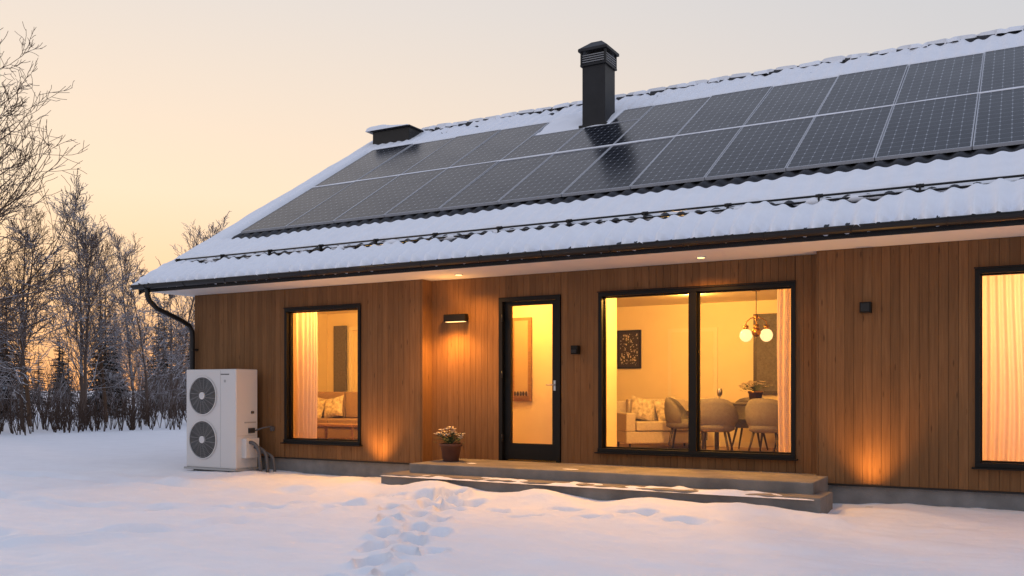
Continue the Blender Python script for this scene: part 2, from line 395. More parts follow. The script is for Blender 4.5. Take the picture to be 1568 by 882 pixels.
def snow_t(x,y):
    n=nz(x,y,.9,4); n2=nz(x,y,3.1,8); n3=nz(x*1.0,y*2.2,1.7,15)
    w=y-EY
    left=sst(PX0+.05,PX0-.3,x)
    band=lambda c0,c1,e:sst(c0-e,c0+e,w)*(1-sst(c1-e,c1+e,w))
    a=band(-.1,.47+.06*n3,.04)
    b=band(.66+.05*n2,1.36+.06*n3,.05)
    top=sst(PY2-EY+.02,PY2-EY+.14,w)
    cover=max(a,b,top,left*sst(0,.05,w+.1))
    t=-.06+cover*(.148+.02*n+.012*n2)
    t+=left*.02+a*(.022+.02*nz(x,0,2.0,61))
    if .35<w<.8: t+= .06*n3
    if top>.5 and w>RY-EY-.5: t-=.04*max(0,nz(x,y*1.5,2.4,90)+.1)*2*(1-left)
    return t
sx=lin(RXL-.03,RXR,int((RXR-RXL)/TP*8)); sy=lin(EY-.09,RY,210)
def sz(x,y):
    t=snow_t(x,y); wv=wave(x)
    w=y-EY; foll=1-.55*sst(.03,.10,t)
    if w<.5: foll=1.5-.75*sst(.05,.5,w)
    yy=y; cx_=math.cos(2*math.pi*x/TP)
    if w<.18: yy=y-.045*cx_*(1-w/.18)+.03*nz(x,0,2.5,33)*(1-w/.18)
    z=hr(max(y,EY))+wv*foll+t
    ed=math.sqrt(max(0,min(1,(w+.09)/.20)))
    z=z-(1-ed)*.10
    if x<RXL+.05: z-=.11*sst(RXL+.05,RXL-.03,x)
    return (x,yy,z)
grid('roof_snow',sx,sy,sz,'roofsnow',house)
rc=MB(); x=RXL
while x<RXR-.05:
    L=.40
    rc.tube([(x,RY,hr(RY)-.02),(x+.03,RY,hr(RY)-.02),(x+L+.02,RY,hr(RY)-.025)],[.115,.11,.095],12,'tile'); x+=L
rc.build('ridge_caps',house)
def rs(x,a):
    cyc=((x-RXL)/.4)%1
    t=.03+.035*nz(x,0,1.6,2)-.03*sst(.15,0,cyc)-.02*sst(.85,1,cyc)
    cov=a<-.75 and nz(x,0,2.3,12)<.05
    r=.10+max(-.02,t)-(.06 if cov else 0)
    return (x,RY+math.sin(a)*r*1.15,hr(RY)-.02+math.cos(a)*r+.015)
grid('ridge_snow',lin(RXL-.02,RXR,520),lin(-1.4,1.3,14),rs,'roofsnow',house)
gt=MB(); gy0,gz0,gr=-1.035,3.02,.06
pr=[(gy0+gr*math.cos(a),gz0+gr*math.sin(a)) for a in lin(math.pi,2*math.pi,9)]
pi=[(gy0+(gr-.008)*math.cos(a),gz0+(gr-.008)*math.sin(a)) for a in lin(2*math.pi,math.pi,9)]
ring=pr+pi; A=[gt.av((RXL-.02,a,b)) for a,b in ring]; B=[gt.av((RXR,a,b)) for a,b in ring]
for i in range(len(ring)): gt.face([A[i],B[i],B[(i+1)%len(ring)],A[(i+1)%len(ring)]],'black',0,False)
gt.face([gt.av((RXL-.021,a,b)) for a,b in pr][::-1],'black')
gt.tube([(RXL-.02,gy0-gr,gz0+.004),(RXR,gy0-gr,gz0+.004)],.009,8,'black')
x=RXL+.3
while x<RXR: 
    gt.tube([(x,a-.0,b) for a,b in [(gy0+(gr+.004)*math.cos(t),gz0+(gr+.004)*math.sin(t)) for t in lin(math.pi,2*math.pi,7)]],.006,5,'black'); x+=.9
dx=-12.36
gt.tube([(dx+.02,gy0,gz0-.05),(dx+.02,gy0,2.86),(dx+.02,gy0+.03,2.78),(dx,gy0+.2,2.66),(dx-.02,-.32,2.50),(dx-.02,-.15,2.42),(dx-.02,-.09,2.33),(dx-.02,-.085,2.2),(dx-.02,-.085,.1)],.042,12,'black')
for z in (2.0,1.0): gt.box(dx-.075,dx+.035,-.13,-.005,z,z+.03,'black')
gt.build('gutter',house)
sg=MB(); gyy=-.36; x=RXL+.18
for hh,oy in ((.115,0),(.055,-.015)):
    sg.tube([(x,gyy+oy,hr(gyy)+hh),(RXR,gyy+oy,hr(gyy)+hh)],.013,8,'black')
x=RXL+.25
while x<RXR:
    sg.box(x-.010,x+.010,gyy-.04,gyy+.02,hr(gyy)-.02,hr(gyy)+.13,'black')
    sg.tube([(x,gyy,hr(gyy)+.115),(x,gyy+.2,hr(gyy+.2)+.03)],.009,6,'black'); sg.tube([(x-.04,gyy,hr(gyy)+.115),(x+.04,gyy,hr(gyy)+.115)],.022,8,'black')
    x+=1.04
sg.build('snow_guard',house)
def gsn(x,a):
    n=nz(x,0,2.2,50)+.5*nz(x,0,7,51); r=max(.0,.024+.05*n)
    return (x,gyy+.03+math.cos(a)*r*1.6,hr(gyy)+.05+math.sin(a)*r*1.2)
grid('guard_snow',lin(RXL+.2,RXR,500),lin(0,math.pi*2,9),gsn,'roofsnow',house)

# ---- windows and door
def window(name,x0,x1,y,z0,z1,mull=(),fw=.05):
    w=MB(); a,b=y-.025,y+.13
    w.box(x0,x1,a-.02,b,z0,z0+fw,'frame'); w.box(x0,x1,a,b,z1-fw,z1,'frame')
    w.box(x0,x0+fw,a,b,z0+fw,z1-fw,'frame'); w.box(x1-fw,x1,a,b,z0+fw,z1-fw,'frame')
    for m in mull: w.box(m-.05,m+.05,a+.004,b,z0+fw,z1-fw,'frame')
    w.box(x0-.03,x1+.03,a-.06,a+.02,z0-.018,z0-.002,'frame')
    w.box(x0-.01,x1+.01,a-.02,a-.002,z1+.002,z1+.016,'frame')
    edges=[x0+fw]+[e for m in mull for e in (m-.05,m+.05)]+[x1-fw]
    for i in range(0,len(edges),2):
        p,q=edges[i],edges[i+1]; s=.018; c,d=y+.05,y+.10; u,v2=z0+fw,z1-fw
        w.box(p,q,c,d,u,u+s,'frame'); w.box(p,q,c,d,v2-s,v2,'frame'); w.box(p,p+s,c,d,u+s,v2-s,'frame'); w.box(q-s,q,c,d,u+s,v2-s,'frame')
        w.poly([(p+s,y+.075,u+s),(q-s,y+.075,u+s),(q-s,y+.075,v2-s),(p+s,y+.075,v2-s)],'glass')
    w.build(name,house,bevel=0)
window('bedroom_window',-10.35,-8.81,0,.49,2.63)
window('picture_window',-4.98,-2.40,.25,.50,2.63,(-3.68,))
window('curtained_window',-.46,1.9,0,.50,2.63,(.9,))
d=MB(); x0,x1,z0,z1,y=-6.52,-5.55,.335,2.64,.25
d.box(x0,x0+.06,y-.03,y+.15,z0,z1,'frame'); d.box(x1-.06,x1,y-.03,y+.15,z0,z1,'frame'); d.box(x0+.06,x1-.06,y-.03,y+.15,z1-.06,z1,'frame'); d.box(x0,x1,y-.05,y+.15,z0-.02,z0-.001,'frame')
a,b=x0+.065,x1-.065; c,e=y+.03,y+.09
d.box(a,a+.10,c,e,z0+.01,z1-.065,'frame'); d.box(b-.10+.02,b,c,e,z0+.01,z1-.065,'frame'); d.box(a+.10,b-.08,c,e,z0+.01,z0+.24,'frame'); d.box(a+.10,b-.08,c,e,z1-.12,z1-.065,'frame')
d.poly([(a+.1,y+.06,z0+.24),(b-.08,y+.06,z0+.24),(b-.08,y+.06,z1-.12),(a+.1,y+.06,z1-.12)],'glass')
d.box(b-.055,b-.025,c-.012,c,1.32,1.46,'steel'); d.tube([(b-.04,c-.01,1.40),(b-.04,c-.055,1.40),(b-.15,c-.055,1.40)],.009,8,'steel')
for z in (.6,1.5,2.3): d.tube([(x0+.062,y-.035,z),(x0+.062,y-.035,z+.1)],.012,8,'black')
d.build('entrance_door',house)

# ---- interior shells
it=MB()
def room(x0,x1,y0,y1):
    it.box(x0,x1,y0,y1,.24,.345,'floor'); it.box(x0,x1,y0,y1,2.85,2.93,'ceil')
room(-12.235,-7.86,.205,3.2); room(-7.74,-1.92,.455,4.6); room(-1.80,4.0,.205,3.6)
it.box(-12.235,-7.86,3.2,3.3,.24,2.93,'plaster')
it.box(-7.86,-7.74,.453,4.7,.24,2.93,'plaster'); it.box(-7.74,-1.92,4.6,4.7,.24,2.93,'plaster'); it.box(-1.92,-1.80,.453,4.7,.24,2.93,'plaster')
it.box(-7.86,-7.72,.203,.449,.24,2.93,'plaster'); it.box(-2.06,-1.80,.203,.449,.24,2.93,'plaster')
it.box(-1.80,4.0,3.6,3.7,.24,2.93,'plaster')
it.box(-7.738,-5.30,1.55,1.63,.346,2.849,'plaster'); it.box(-5.38,-5.30,.453,1.549,.346,2.849,'plaster')
it.box(-7.2,-1.95,4.58,4.597,.347,.43,'ceil'); 
it.box(-5.55,-4.65,4.575,4.598,.347,2.42,'ceil'); it.box(-5.48,-4.72,4.56,4.574,.36,2.35,'plaster')
it.box(-12.2,-7.9,3.18,3.197,.347,.43,'ceil')
it.box(-11.62,-11.55,3.13,3.197,.347,2.5,'ceil'); it.box(-11.0,-10.93,3.13,3.197,.347,2.5,'ceil'); it.box(-11.62,-10.93,3.13,3.197,2.5,2.57,'ceil')
it.build('interior_walls',house)

# ---- deck and steps
st=MB(); 
st.box(-7.30,-1.98,-.86,.245,-.2,.33,'deck'); st.box(-7.52,-1.84,-1.20,-.862,-.2,.205,'deck'); st.box(-1.976,-1.84,-.86,-.5,-.2,.205,'deck'); st.box(-7.52,-7.302,-.86,-.02,-.2,.205,'deck')
st.build('entrance_steps',None,bevel=.012)
def step_snow(nm,x0,x1,y0,y1,z,th,sd):
    def fz(x,y):
        ex=min(x-x0,x1-x)/.15; ey=min(y-y0,y1-y)/.1; e=max(0,min(1,ex,ey))
        return (x,y,z-.02+ (th+.06*nz(x,y*1.5,1.6,sd)+.03*nz(x,y,6,sd))*e)
    return grid(nm,lin(x0,x1,int((x1-x0)/.04)),lin(y0,y1,int((y1-y0)/.03)+2),fz,'snow')
step_snow('step_snow',-7.5,-1.9,-1.26,-.88,.205,.020,21)
step_snow('step_snow',-7.25,-2.05,-.84,-.35,.33,-.014,44)

# ------------------------------------------------------------------ chimney
c=MB(); cx0,cx1,cy0,cy1=-6.87,-6.43,3.80,4.25
c.box(cx0,cx1,cy0,cy1,5.6,7.30,'chim'); c.box(cx0-.03,cx1+.03,cy0-.03,cy1+.03,7.08,7.12,'chim')
for z in lin(7.15,7.27,4):
    c.box(cx0-.025,cx1+.025,cy0-.025,cy1+.025,z-.006,z+.008,'grey')
for xx in (cx0-.027,cx1-.013):
    for yy in (cy0-.027,cy1-.013): c.box(xx,xx+.04,yy,yy+.04,7.121,7.34,'chim')
q=.06; B=[c.av(p) for p in ((cx0-q,cy0-q,7.34),(cx1+q,cy0-q,7.34),(cx1+q,cy1+q,7.34),(cx0-q,cy1+q,7.34))]
B2=[c.av(p) for p in ((cx0-q,cy0-q,7.39),(cx1+q,cy0-q,7.39),(cx1+q,cy1+q,7.39),(cx0-q,cy1+q,7.39))]
T=[c.av(p) for p in ((cx0+.12,cy0+.12,7.54),(cx1-.12,cy0+.12,7.54),(cx1-.12,cy1-.12,7.54),(cx0+.12,cy1-.12,7.54))]
c.face(B[::-1],'chim'); c.face(T,'chim')
for i in range(4): c.face([B[i],B[(i+1)%4],B2[(i+1)%4],B2[i]],'chim'); c.face([B2[i],B2[(i+1)%4],T[(i+1)%4],T[i]],'chim')
c.box(cx0-.05,cx1+.05,cy0-.05,cy1+.05,hr(cy0)-.1,hr(cy0)+.10,'black')
c.build('chimney',None,bevel=.006)
def chs(x,y):
    ed=.10*nz(x,y,3,7)
    e=min(1,min(x+7.88,-6.20-x)/.12,min(y-3.64+.0,4.7-y)/.12); e=max(0,e)
    t=(.13+.06*nz(x,y,2.5,3))*e
    return (x,y+ed*.5*(1-e),hr(y)-.02+t)
grid('chimney_snow',lin(-7.88,-6.20,50),lin(3.64,4.7,36),chs,'roofsnow',house)
v_=MB(); v_.box(-12.30,-11.34,4.76,5.22,hr(4.76)-.1,6.90,'black'); v_.box(-12.34,-11.30,4.72,5.26,6.90,6.93,'chim')
v_.build('roof_vent',None,bevel=.01)
def vs(x,y):
    e=max(0,min(1,min(x+12.44,-11.32-x)/.10,min(y-4.68,5.32-y)/.10)); e=e**.4
    return (x,y,6.915+e*(.13+.04*nz(x,y,3,5)-.09*sst(-12.1,-11.4,x)))
ob=grid('vent_snow_cap',lin(-12.44,-11.32,44),lin(4.68,5.32,30),vs,'roofsnow')
ob.parent=bpy.data.objects['roof_vent']

# ------------------------------------------------------------------ solar panels
ang=math.atan(SL)
def panel(x0,x1,y0,y1):
    W=x1-x0-.010; L=(y1-y0)/math.cos(ang)-.010; b=MB(); fw=.014
    b.box(0,W,0,fw,-.035,.006,'frame_alu'); b.box(0,W,L-fw,L,-.035,.006,'frame_alu'); b.box(0,fw,fw,L-fw,-.035,.006,'frame_alu'); b.box(W-fw,W,fw,L-fw,-.035,.006,'frame_alu')
    b.box(fw,W-fw,fw,L-fw,-.03,-.01,'black')
    n0=len(b.f); b.poly([(fw,fw,.002),(W-fw,fw,.002),(W-fw,L-fw,.002),(fw,L-fw,.002)],'pv')
    for k in (.2,.8):
        b.box(-.01,W+.016,L*k,L*k+.04,-.085,-.036,'black')
    o=b.build('solar_panel'); me=o.data; uvl=me.uv_layers.new(name='UVMap')
    nu=max(1,round(W/.128)); nv=max(1,round(L/.168)); p=me.polygons[n0]
    for li,uv in zip(p.loop_indices,((0,0),(nu,0),(nu,nv),(0,nv))): uvl.data[li].uv=uv
    o.rotation_euler=(ang+rng.uniform(-.004,.004),rng.uniform(-.003,.003),0); o.location=(x0+.005,y0+.003,3.1+SL*(y0+.95)+.04)
    return o
x=-11.99
while x<3.6:
    panel(x,x+1.043,PY0,PY1-.012)
    if -7.85<x+.01<-7.5: panel(x,x+1.043,PY1,3.66)
    elif -6.85<x+.01<-6.5: panel(x,x+1.043,PY1,3.70); panel(-6.30,x+1.043,3.705,PY2)
    else: panel(x,x+1.043,PY1,PY2)
    x+=1.043
def js(x,v):
    n=max(0,.45+1.2*nz(x,0,1.4,71)+.8*nz(x,0,5,72)); w=.006+.017*min(1,n)
    y=PY1-.006+math.cos(v)*w; return (x,y,3.1+SL*(PY1-.006+.95)+.045+math.sin(v)*.012+SL*math.cos(v)*w)
grid('row_snow',lin(PX0,3.6,700),lin(0,2*math.pi,7),js,'roofsnow',house)

# ------------------------------------------------------------------ heat pump
hp=empty('heat_pump')
b=MB(); hx0,hx1,hy0,hy1,hz0,hz1=-11.92,-10.80,-.62,-.15,.08,1.66
b.box(hx0,hx1,hy0,hy1,hz0,hz1,'white'); b.build('casing',hp,bevel=.018,seg=3)
b=MB()
for fz_ in (1.235,.53):
    fx=-11.53
    def ringpts(r,y): return [(fx+r*math.cos(t),y,fz_+r*math.sin(t)) for t in lin(0,2*math.pi,41)]
    dd=[b.av(p) for p in ringpts(.30,hy0-.003)[:-1]]; b.face(dd[::-1],'grill')
    b.tube(ringpts(.305,hy0-.012),.012,6,'white',cap=False)
    for r in lin(.09,.275,8): b.tube(ringpts(r,hy0-.022),.0028,4,'grey',cap=False)
    for k in range(16):
        t=k*math.pi/8; b.tube([(fx+.07*math.cos(t),hy0-.024,fz_+.07*math.sin(t)),(fx+.30*math.cos(t+.25),hy0-.018,fz_+.30*math.sin(t+.25))],.003,4,'grey')
    hub=[b.av((fx+.06*math.cos(t),hy0-.03,fz_+.06*math.sin(t))) for t in lin(0,2*math.pi,25)[:-1]]; b.face(hub[::-1],'white')
    b.tube([(fx,hy0-.03,fz_),(fx,hy0-.004,fz_)],.06,24,'white',cap=False)
    for k in range(5):
        t=k*2*math.pi/5
        b.poly([(fx+.06*math.cos(t),hy0-.008,fz_+.06*math.sin(t)),(fx+.28*math.cos(t+.1),hy0-.008,fz_+.28*math.sin(t+.1)),(fx+.28*math.cos(t+.75),hy0-.006,fz_+.28*math.sin(t+.75)),(fx+.06*math.cos(t+.7),hy0-.006,fz_+.06*math.sin(t+.7))],'chim')
b.build('fans',hp)
b=MB(); 
for i in range(9): b.box(-11.13+.021*i,-11.117+.021*i,hy0-.004,hy0+.005,1.568,1.586,'grill')
b.box(-11.06,-11.02,hy0-.004,hy0+.005,1.45,1.49,'grey')
b.box(hx0+.78,hx0+.784,hy0-.0025,hy0+.004,hz0+.02,hz1-.02,'grey')
b.box(hx1-.002,hx1+.10,-.50,-.22,.25,.56,'white'); b.box(hx1-.002,hx1+.03,-.36,-.24,.64,.72,'grill'); b.box(hx1-.002,hx1+.012,-.44,-.20,.80,.82,'grey'); b.box(hx1-.002,hx1+.02,-.30,-.25,.95,.99,'grill')
b.box(hx1+.0,hx1+.003,hy0+.03,hy1-.03,.60,.605,'grey')
for xx in (hx0+.15,hx1-.2): b.box(xx,xx+.08,hy0+.02,hy1-.02,-.1,hz0,'black')
b.box(hx0-.02,hx1+.02,hy0-.03,hy1+.03,hz0-.03,hz0+.002,'grey')
b.build('fittings',hp,bevel=.004)
b=MB()
def arc(x0,y0,z0,w,h,n=9): # hose leaving sideways, bending over and dropping into the snow
    return [(x0,y0,z0)]+[(x0+w*math.sin(t),y0+.04*math.sin(t),z0-h*.35*(1-math.cos(t))) for t in lin(.25,math.pi/2,n)]+[(x0+w*1.02,y0+.06,z0-h*.7),(x0+w*.96,y0+.08,z0-h)]
for k,(zz,r) in enumerate(((.50,.030),(.42,.027),(.34,.024))):
    b.tube(arc(hx1+.09,-.42+.10*k,zz,.17+.055*k,zz+.06),r,12,'rubber')
b.tube([(hx1+.01,-.24,.67),(hx1+.12,-.16,.72),(hx1+.2,-.05,.74)],.012,8,'rubber'); b.tube([(hx1+.18,-.03,.70),(hx1+.22,-.03,.70)],.04,10,'rubber')
b.build('hoses',hp)

# ------------------------------------------------------------------ exterior lamps
def light(name,typ,loc,power,col,parent=None,rot=None,size=.03,spot=None,blend=.8):
    l=bpy.data.lights.new(name,typ); l.energy=power; l.color=col
    if typ!='SUN': l.shadow_soft_size=size
    if typ=='SPOT': l.spot_size=R(spot); l.spot_blend=blend
    o=bpy.data.objects.new(name,l); o.location=loc; scene.collection.objects.link(o)
    if rot: o.rotation_euler=rot
    if parent: o.parent=parent
    return o
WC=(1,.45,.085)
e=empty('wall_lamp'); b=MB(); b.box(-7.40,-7.03,.13,.225,2.325,2.43,'frame'); b.build('body',e,bevel=.005)
b=MB(); b.box(-7.37,-7.06,.14,.215,2.318,2.322,'glow'); b.build('diffuser',e)
light('down_light','SPOT',(-7.215,-.06,2.25),120,WC,e,(R(4),0,0),.10,155,1)
light('up_glow','SPOT',(-7.215,.02,2.47),12,WC,e,(R(180),0,0),.08,150,1)
e=empty('wall_lamp'); b=MB(); b.box(-5.34,-5.24,.12,.225,1.81,1.93,'frame'); b.box(-5.33,-5.25,.1,.119,1.83,1.87,'black'); b.build('body',e,bevel=.006)
e=empty('wall_lamp'); b=MB(); b.box(-1.62,-1.50,-.12,-.002,2.20,2.32,'frame'); b.box(-1.605,-1.515,-.125,-.119,2.215,2.305,'black'); b.build('body',e,bevel=.006)
for xx in (-8.42,-1.50):
    e=empty('ground_uplight'); g0=G(xx,-.22); b=MB(); b.tube([(xx,-.22,g0-.05),(xx,-.22,g0+.006)],.04,14,'white'); b.build('body',e)
    light('up_beam','SPOT',(xx,-.24,g0+.06),105,WC,e,(R(172),0,0),.12,92,1)
for xx,yy in ((-6.91,-.22),(-3.43,-.2)):
    e=empty('soffit_downlight'); b=MB(); b.tube([(xx,yy,SOF-.012),(xx,yy,SOF+.005)],.06,18,'white'); b.tube([(xx,yy,SOF-.016),(xx,yy,SOF-.0125)],.045,18,'glow'); b.build('body',e)
    light('down_beam','SPOT',(xx,yy,SOF-.03),190,WC,e,(R(-8),0,0),.05,160,1)

# ------------------------------------------------------------------ interior lights & furniture
IC=(1,.47,.09)
light('living_room_light','POINT',(-4.2,1.1,2.74),230,IC,size=.08)
light('living_room_light','POINT',(-4.6,3.0,2.80),80,IC,size=.06)
light('hall_light','POINT',(-6.6,.75,2.74),75,IC,size=.06)
light('bedroom_light','POINT',(-9.8,1.0,2.74),200,IC,size=.08)
light('side_room_light','POINT',(0.3,1.7,2.3),210,(1,.52,.17),size=.1)
def curtain(x0,x1,y,z0,z1,amp=.03,per=.085):
    n=int((x1-x0)/.008)
    def fz(x,z): 
        a=amp*(.75+.25*math.sin(z*1.3))
        return (x+.01*math.sin(z*2+x*9),y+a*math.sin(2*math.pi*x/per*(1+.03*nz(x,0,1.5,5))+2.2*nz(x,z*.25,2.2,2))+.008*nz(x,z,4,1),z)
    return grid('curtain',lin(x0,x1,n),lin(z0,z1,14),fz,'curtain')
curtain(-10.62,-9.97,.34,.36,2.80); curtain(-2.70,-2.40,.60,.36,2.80); curtain(-.42,1.85,.34,.36,2.80)

def sofa(name,loc,rot,w,mat,cush=('cush','cush'),arm=.16,h=.80,throw=False):
    b=MB(); b.M=Matrix.Translation(loc)@Matrix.Rotation(rot,4,'Z')
    b.box(-w/2,w/2,-.42,.42,.10,.30,mat); b.box(-w/2,w/2,.22,.44,.30,h,mat)
    b.box(-w/2,-w/2+arm,-.42,.22,.30,.60,mat); b.box(w/2-arm,w/2,-.42,.22,.30,.60,mat)
    n=max(1,round((w-2*arm)/.75)); cw=(w-2*arm)/n
    for i in range(n):
        a=-w/2+arm+i*cw; b.box(a+.01,a+cw-.01,-.44,.2,.31,.46,mat); b.box(a+.01,a+cw-.01,.06,.21,.47,h+.03,mat)
    for sx_ in (-1,1):
        for sy_ in (-.36,.36): b.box(sx_*(w/2-.08)-.02,sx_*(w/2-.08)+.02,sy_-.02,sy_+.02,0,.10,'darkwood')
    o=b.build(name,None,bevel=.05,seg=4)
    b=MB(); 
    for i,cc in enumerate(cush):
        b.M=Matrix.Translation(loc)@Matrix.Rotation(rot,4,'Z')@Matrix.Translation((-w/2+arm+.24+i*.42,-.04,.66))@Matrix.Rotation(R(-20),4,'X')@Matrix.Rotation(R(12-24*i),4,'Y')
        b.pillow(.44,.42,.17,cc)
    if throw:
        b.M=Matrix.Translation(loc)@Matrix.Rotation(rot,4,'Z'); b.box(w/2-.22,w/2+.02,-.46,.30,.605,.63,'throw'); b.box(w/2+.005,w/2+.03,-.46,.20,.15,.62,'throw')
    b.build('cushions',o); return o
sofa('sofa',(-11.0,2.2,.345),0,2.0,'sofa2',h=.92)
sofa('armchair',(-5.42,3.72,.345),R(38),1.35,'sofa',cush=('cush','cush'),throw=True)
b=MB(); b.box(-10.9,-9.9,1.15,1.6,.70,.74,'oak'); 
for xx in (-10.85,-9.99):
    for yy in (1.19,1.52): b.box(xx,xx+.04,yy,yy+.04,.345,.70,'oak')
b.build('coffee_table',None,bevel=.006)
b=MB(); b.box(-11.98,-11.68,3.10,3.15,.35,2.6,'throw'); b.build('wall_hanging')
def dchair(loc,rot):
    b=MB(); b.M=Matrix.Translation(loc)@Matrix.Rotation(rot,4,'Z')@Matrix.Diagonal((1.14,1.14,1.03,1))
    n=12; A0=[];
    for lvl,(z,r) in enumerate(((.40,.21),(.48,.27),(.60,.29),(.76,.29),(.84,.265))):
        ring=[]
        for k in range(n+1):
            a=math.pi+math.pi*k/n; drop=0 if lvl<2 else -.10*(abs(k-n/2)/(n/2))**3*(lvl-1)*.8
            ring.append((r*math.cos(a)*1.02,r*math.sin(a)*.95,z+drop))
        A0.append(ring)
    ids=[[b.av(p) for p in r] for r in A0]; ids2=[[b.av((p[0]*.86,p[1]*.86,p[2])) for p in r] for r in A0]
    for j in range(len(ids)-1):
        for k in range(n):
            b.face([ids[j][k],ids[j][k+1],ids[j+1][k+1],ids[j+1][k]],'chair',0,True); b.face([ids2[j][k+1],ids2[j][k],ids2[j+1][k],ids2[j+1][k+1]],'chair',0,True)
    for k in range(n): b.face([ids[-1][k],ids[-1][k+1],ids2[-1][k+1],ids2[-1][k]],'chair',0,True)
    for j in range(len(ids)-1):
        b.face([ids[j][0],ids[j+1][0],ids2[j+1][0],ids2[j][0]],'chair'); b.face([ids[j][n],ids2[j][n],ids2[j+1][n],ids[j+1][n]],'chair')
    b.lathe((0,.0,.36),[(0,0),(.2,0),(.25,.03),(.25,.10),(.2,.14),(0,.14)],18,'chair')
    for sx_ in (-1,1):
        for sy_ in (-1,1): b.tube([(sx_*.14,sy_*.14,.38),(sx_*.21,sy_*.2,0)],[.018,.011],8,'darkwood')
    return b.build('dining_chair')
dchair((-3.98,2.22,.345),R(8)); dchair((-3.20,2.25,.345),R(-8)); dchair((-4.75,3.1,.345),R(-80)); dchair((-3.9,3.85,.345),R(180)); dchair((-3.2,3.85,.345),R(175))
b=MB(); b.box(-4.45,-2.75,2.65,3.55,1.09,1.13,'darkwood')
for xx in (-4.35,-2.91):
    for yy in (2.73,3.41): b.box(xx,xx+.06,yy,yy+.06,.345,1.09,'darkwood')
b.build('dining_table',None,bevel=.008)
def bouquet(name,c,s,n,pot,leafn=60,wide=1.5):
    b=MB(); rg=random.Random(n)
    b.lathe(c,[(0,0),(.62*s,0),(.66*s,.02*s),(.88*s,1.25*s),(.97*s,1.27*s),(.97*s,1.5*s),(.84*s,1.5*s),(.82*s,1.35*s),(0,1.33*s)],20,pot)
    top=Vector(c)+Vector((0,0,1.36*s))
    for i in range(n):
        a=rg.random()*6.28; r=rg.random()**.6*wide*s; h=(1.25-.5*(r/(wide*s))**2+rg.uniform(-.3,.2))*s
        p=top+Vector((r*math.cos(a),r*math.sin(a),h)); mid=top+Vector((r*.35*math.cos(a),r*.35*math.sin(a),h*.6))
        b.tube([top,mid,p],[.03*s,.025*s,.02*s],4,'leaf',cap=False)
        if rg.random()<.75:
            for q in range(6):
                t=q*1.047; d1=Vector((math.cos(t),math.sin(t),.45)); d2=Vector((math.cos(t+.9),math.sin(t+.9),.45)); u=.27*s
                b.poly([p,p+d1*u,p+(d1+d2)*.62*u,p+d2*u],'petal')
    for i in range(leafn):
        a=rg.random()*6.28; r=rg.random()*wide*.96*s; p=top+Vector((r*math.cos(a),r*math.sin(a),rg.uniform(0,.95)*s))
        d=Vector((math.cos(a),math.sin(a),rg.uniform(-.3,.6))).normalized(); sd=d.cross(Vector((0,0,1))).normalized()*.13*s
        b.poly([p,p+d*.22*s+sd,p+d*.48*s,p+d*.22*s-sd],'leaf')
    return b.build(name)
bouquet('flower_pot',(-7.0,-.28,.335),.165,32,'terra',110,1.25)
bouquet('flower_vase',(-3.56,2.9,1.132),.12,34,'brass',100,2.2)
b=MB()
for xx,yy in ((-4.1,2.85),(-3.15,2.95),(-3.0,3.2)):
    b.lathe((xx,yy,1.132),[(.03,0),(.006,.01),(.006,.09),(.04,.12),(.045,.18),(.035,.22)],12,'steel')
b.build('wine_glasses')
e=empty('pendant_lamp'); b=MB(); px_,py_=-3.55,2.9
b.tube([(px_,py_,2.845),(px_,py_,2.83)],.06,16,'brass'); b.tube([(px_,py_,2.83),(px_,py_,2.40)],.006,6,'black')
GA=[R(15),R(195),R(285)]
for a in GA:
    gx_,gy_=px_+.15*math.cos(a),py_+.15*math.sin(a)
    b.tube([(px_,py_,2.44),(px_+.08*math.cos(a),py_+.08*math.sin(a),2.42),(gx_,gy_,2.36),(gx_,gy_,2.28)],.010,6,'brass'); b.tube([(gx_,gy_,2.31),(gx_,gy_,2.24)],.04,12,'brass')
b.tube([(px_,py_,2.47),(px_,py_,2.39)],.035,12,'brass')
b.build('stem',e)
b=MB()
for a in GA[:2]: b.ell((px_+.15*math.cos(a),py_+.15*math.sin(a),2.16),(.095,.095,.10),'globe',18,12)
b.ell((px_+.15*math.cos(GA[2]),py_+.15*math.sin(GA[2]),2.20),(.07,.07,.075),'brass',18,12)
b.build('globes',e)
b=MB(); b.box(-6.52,-6.06,4.565,4.597,1.72,2.42,'frame'); b.box(-6.49,-6.09,4.56,4.564,1.75,2.39,'soil')
rg=random.Random(5)
for i in range(130):
    x=rg.uniform(-6.46,-6.13); z=rg.uniform(1.78,2.34); s=rg.uniform(.006,.022); b.box(x,x+s,4.5575,4.5595,z,z+s*rg.uniform(.6,2),'cush')
b.build('framed_picture')
b=MB(); b.box(-4.02,-3.50,4.555,4.597,1.25,2.62,'darkwood'); b.box(-3.96,-3.56,4.55,4.554,1.31,2.56,'throw'); b.build('framed_mirror')
b=MB(); b.box(-7.02,-6.68,1.50,1.548,1.15,2.46,'oak'); b.box(-6.97,-6.73,1.492,1.499,1.20,2.41,'glass2'); b.box(-6.97,-6.73,1.47,1.491,1.20,1.24,'oak')
for i in range(5): b.ell((-6.95+.05*i,1.475,1.27),(.02,.015,.04),'darkwood',8,6)
b.build('wall_mirror')

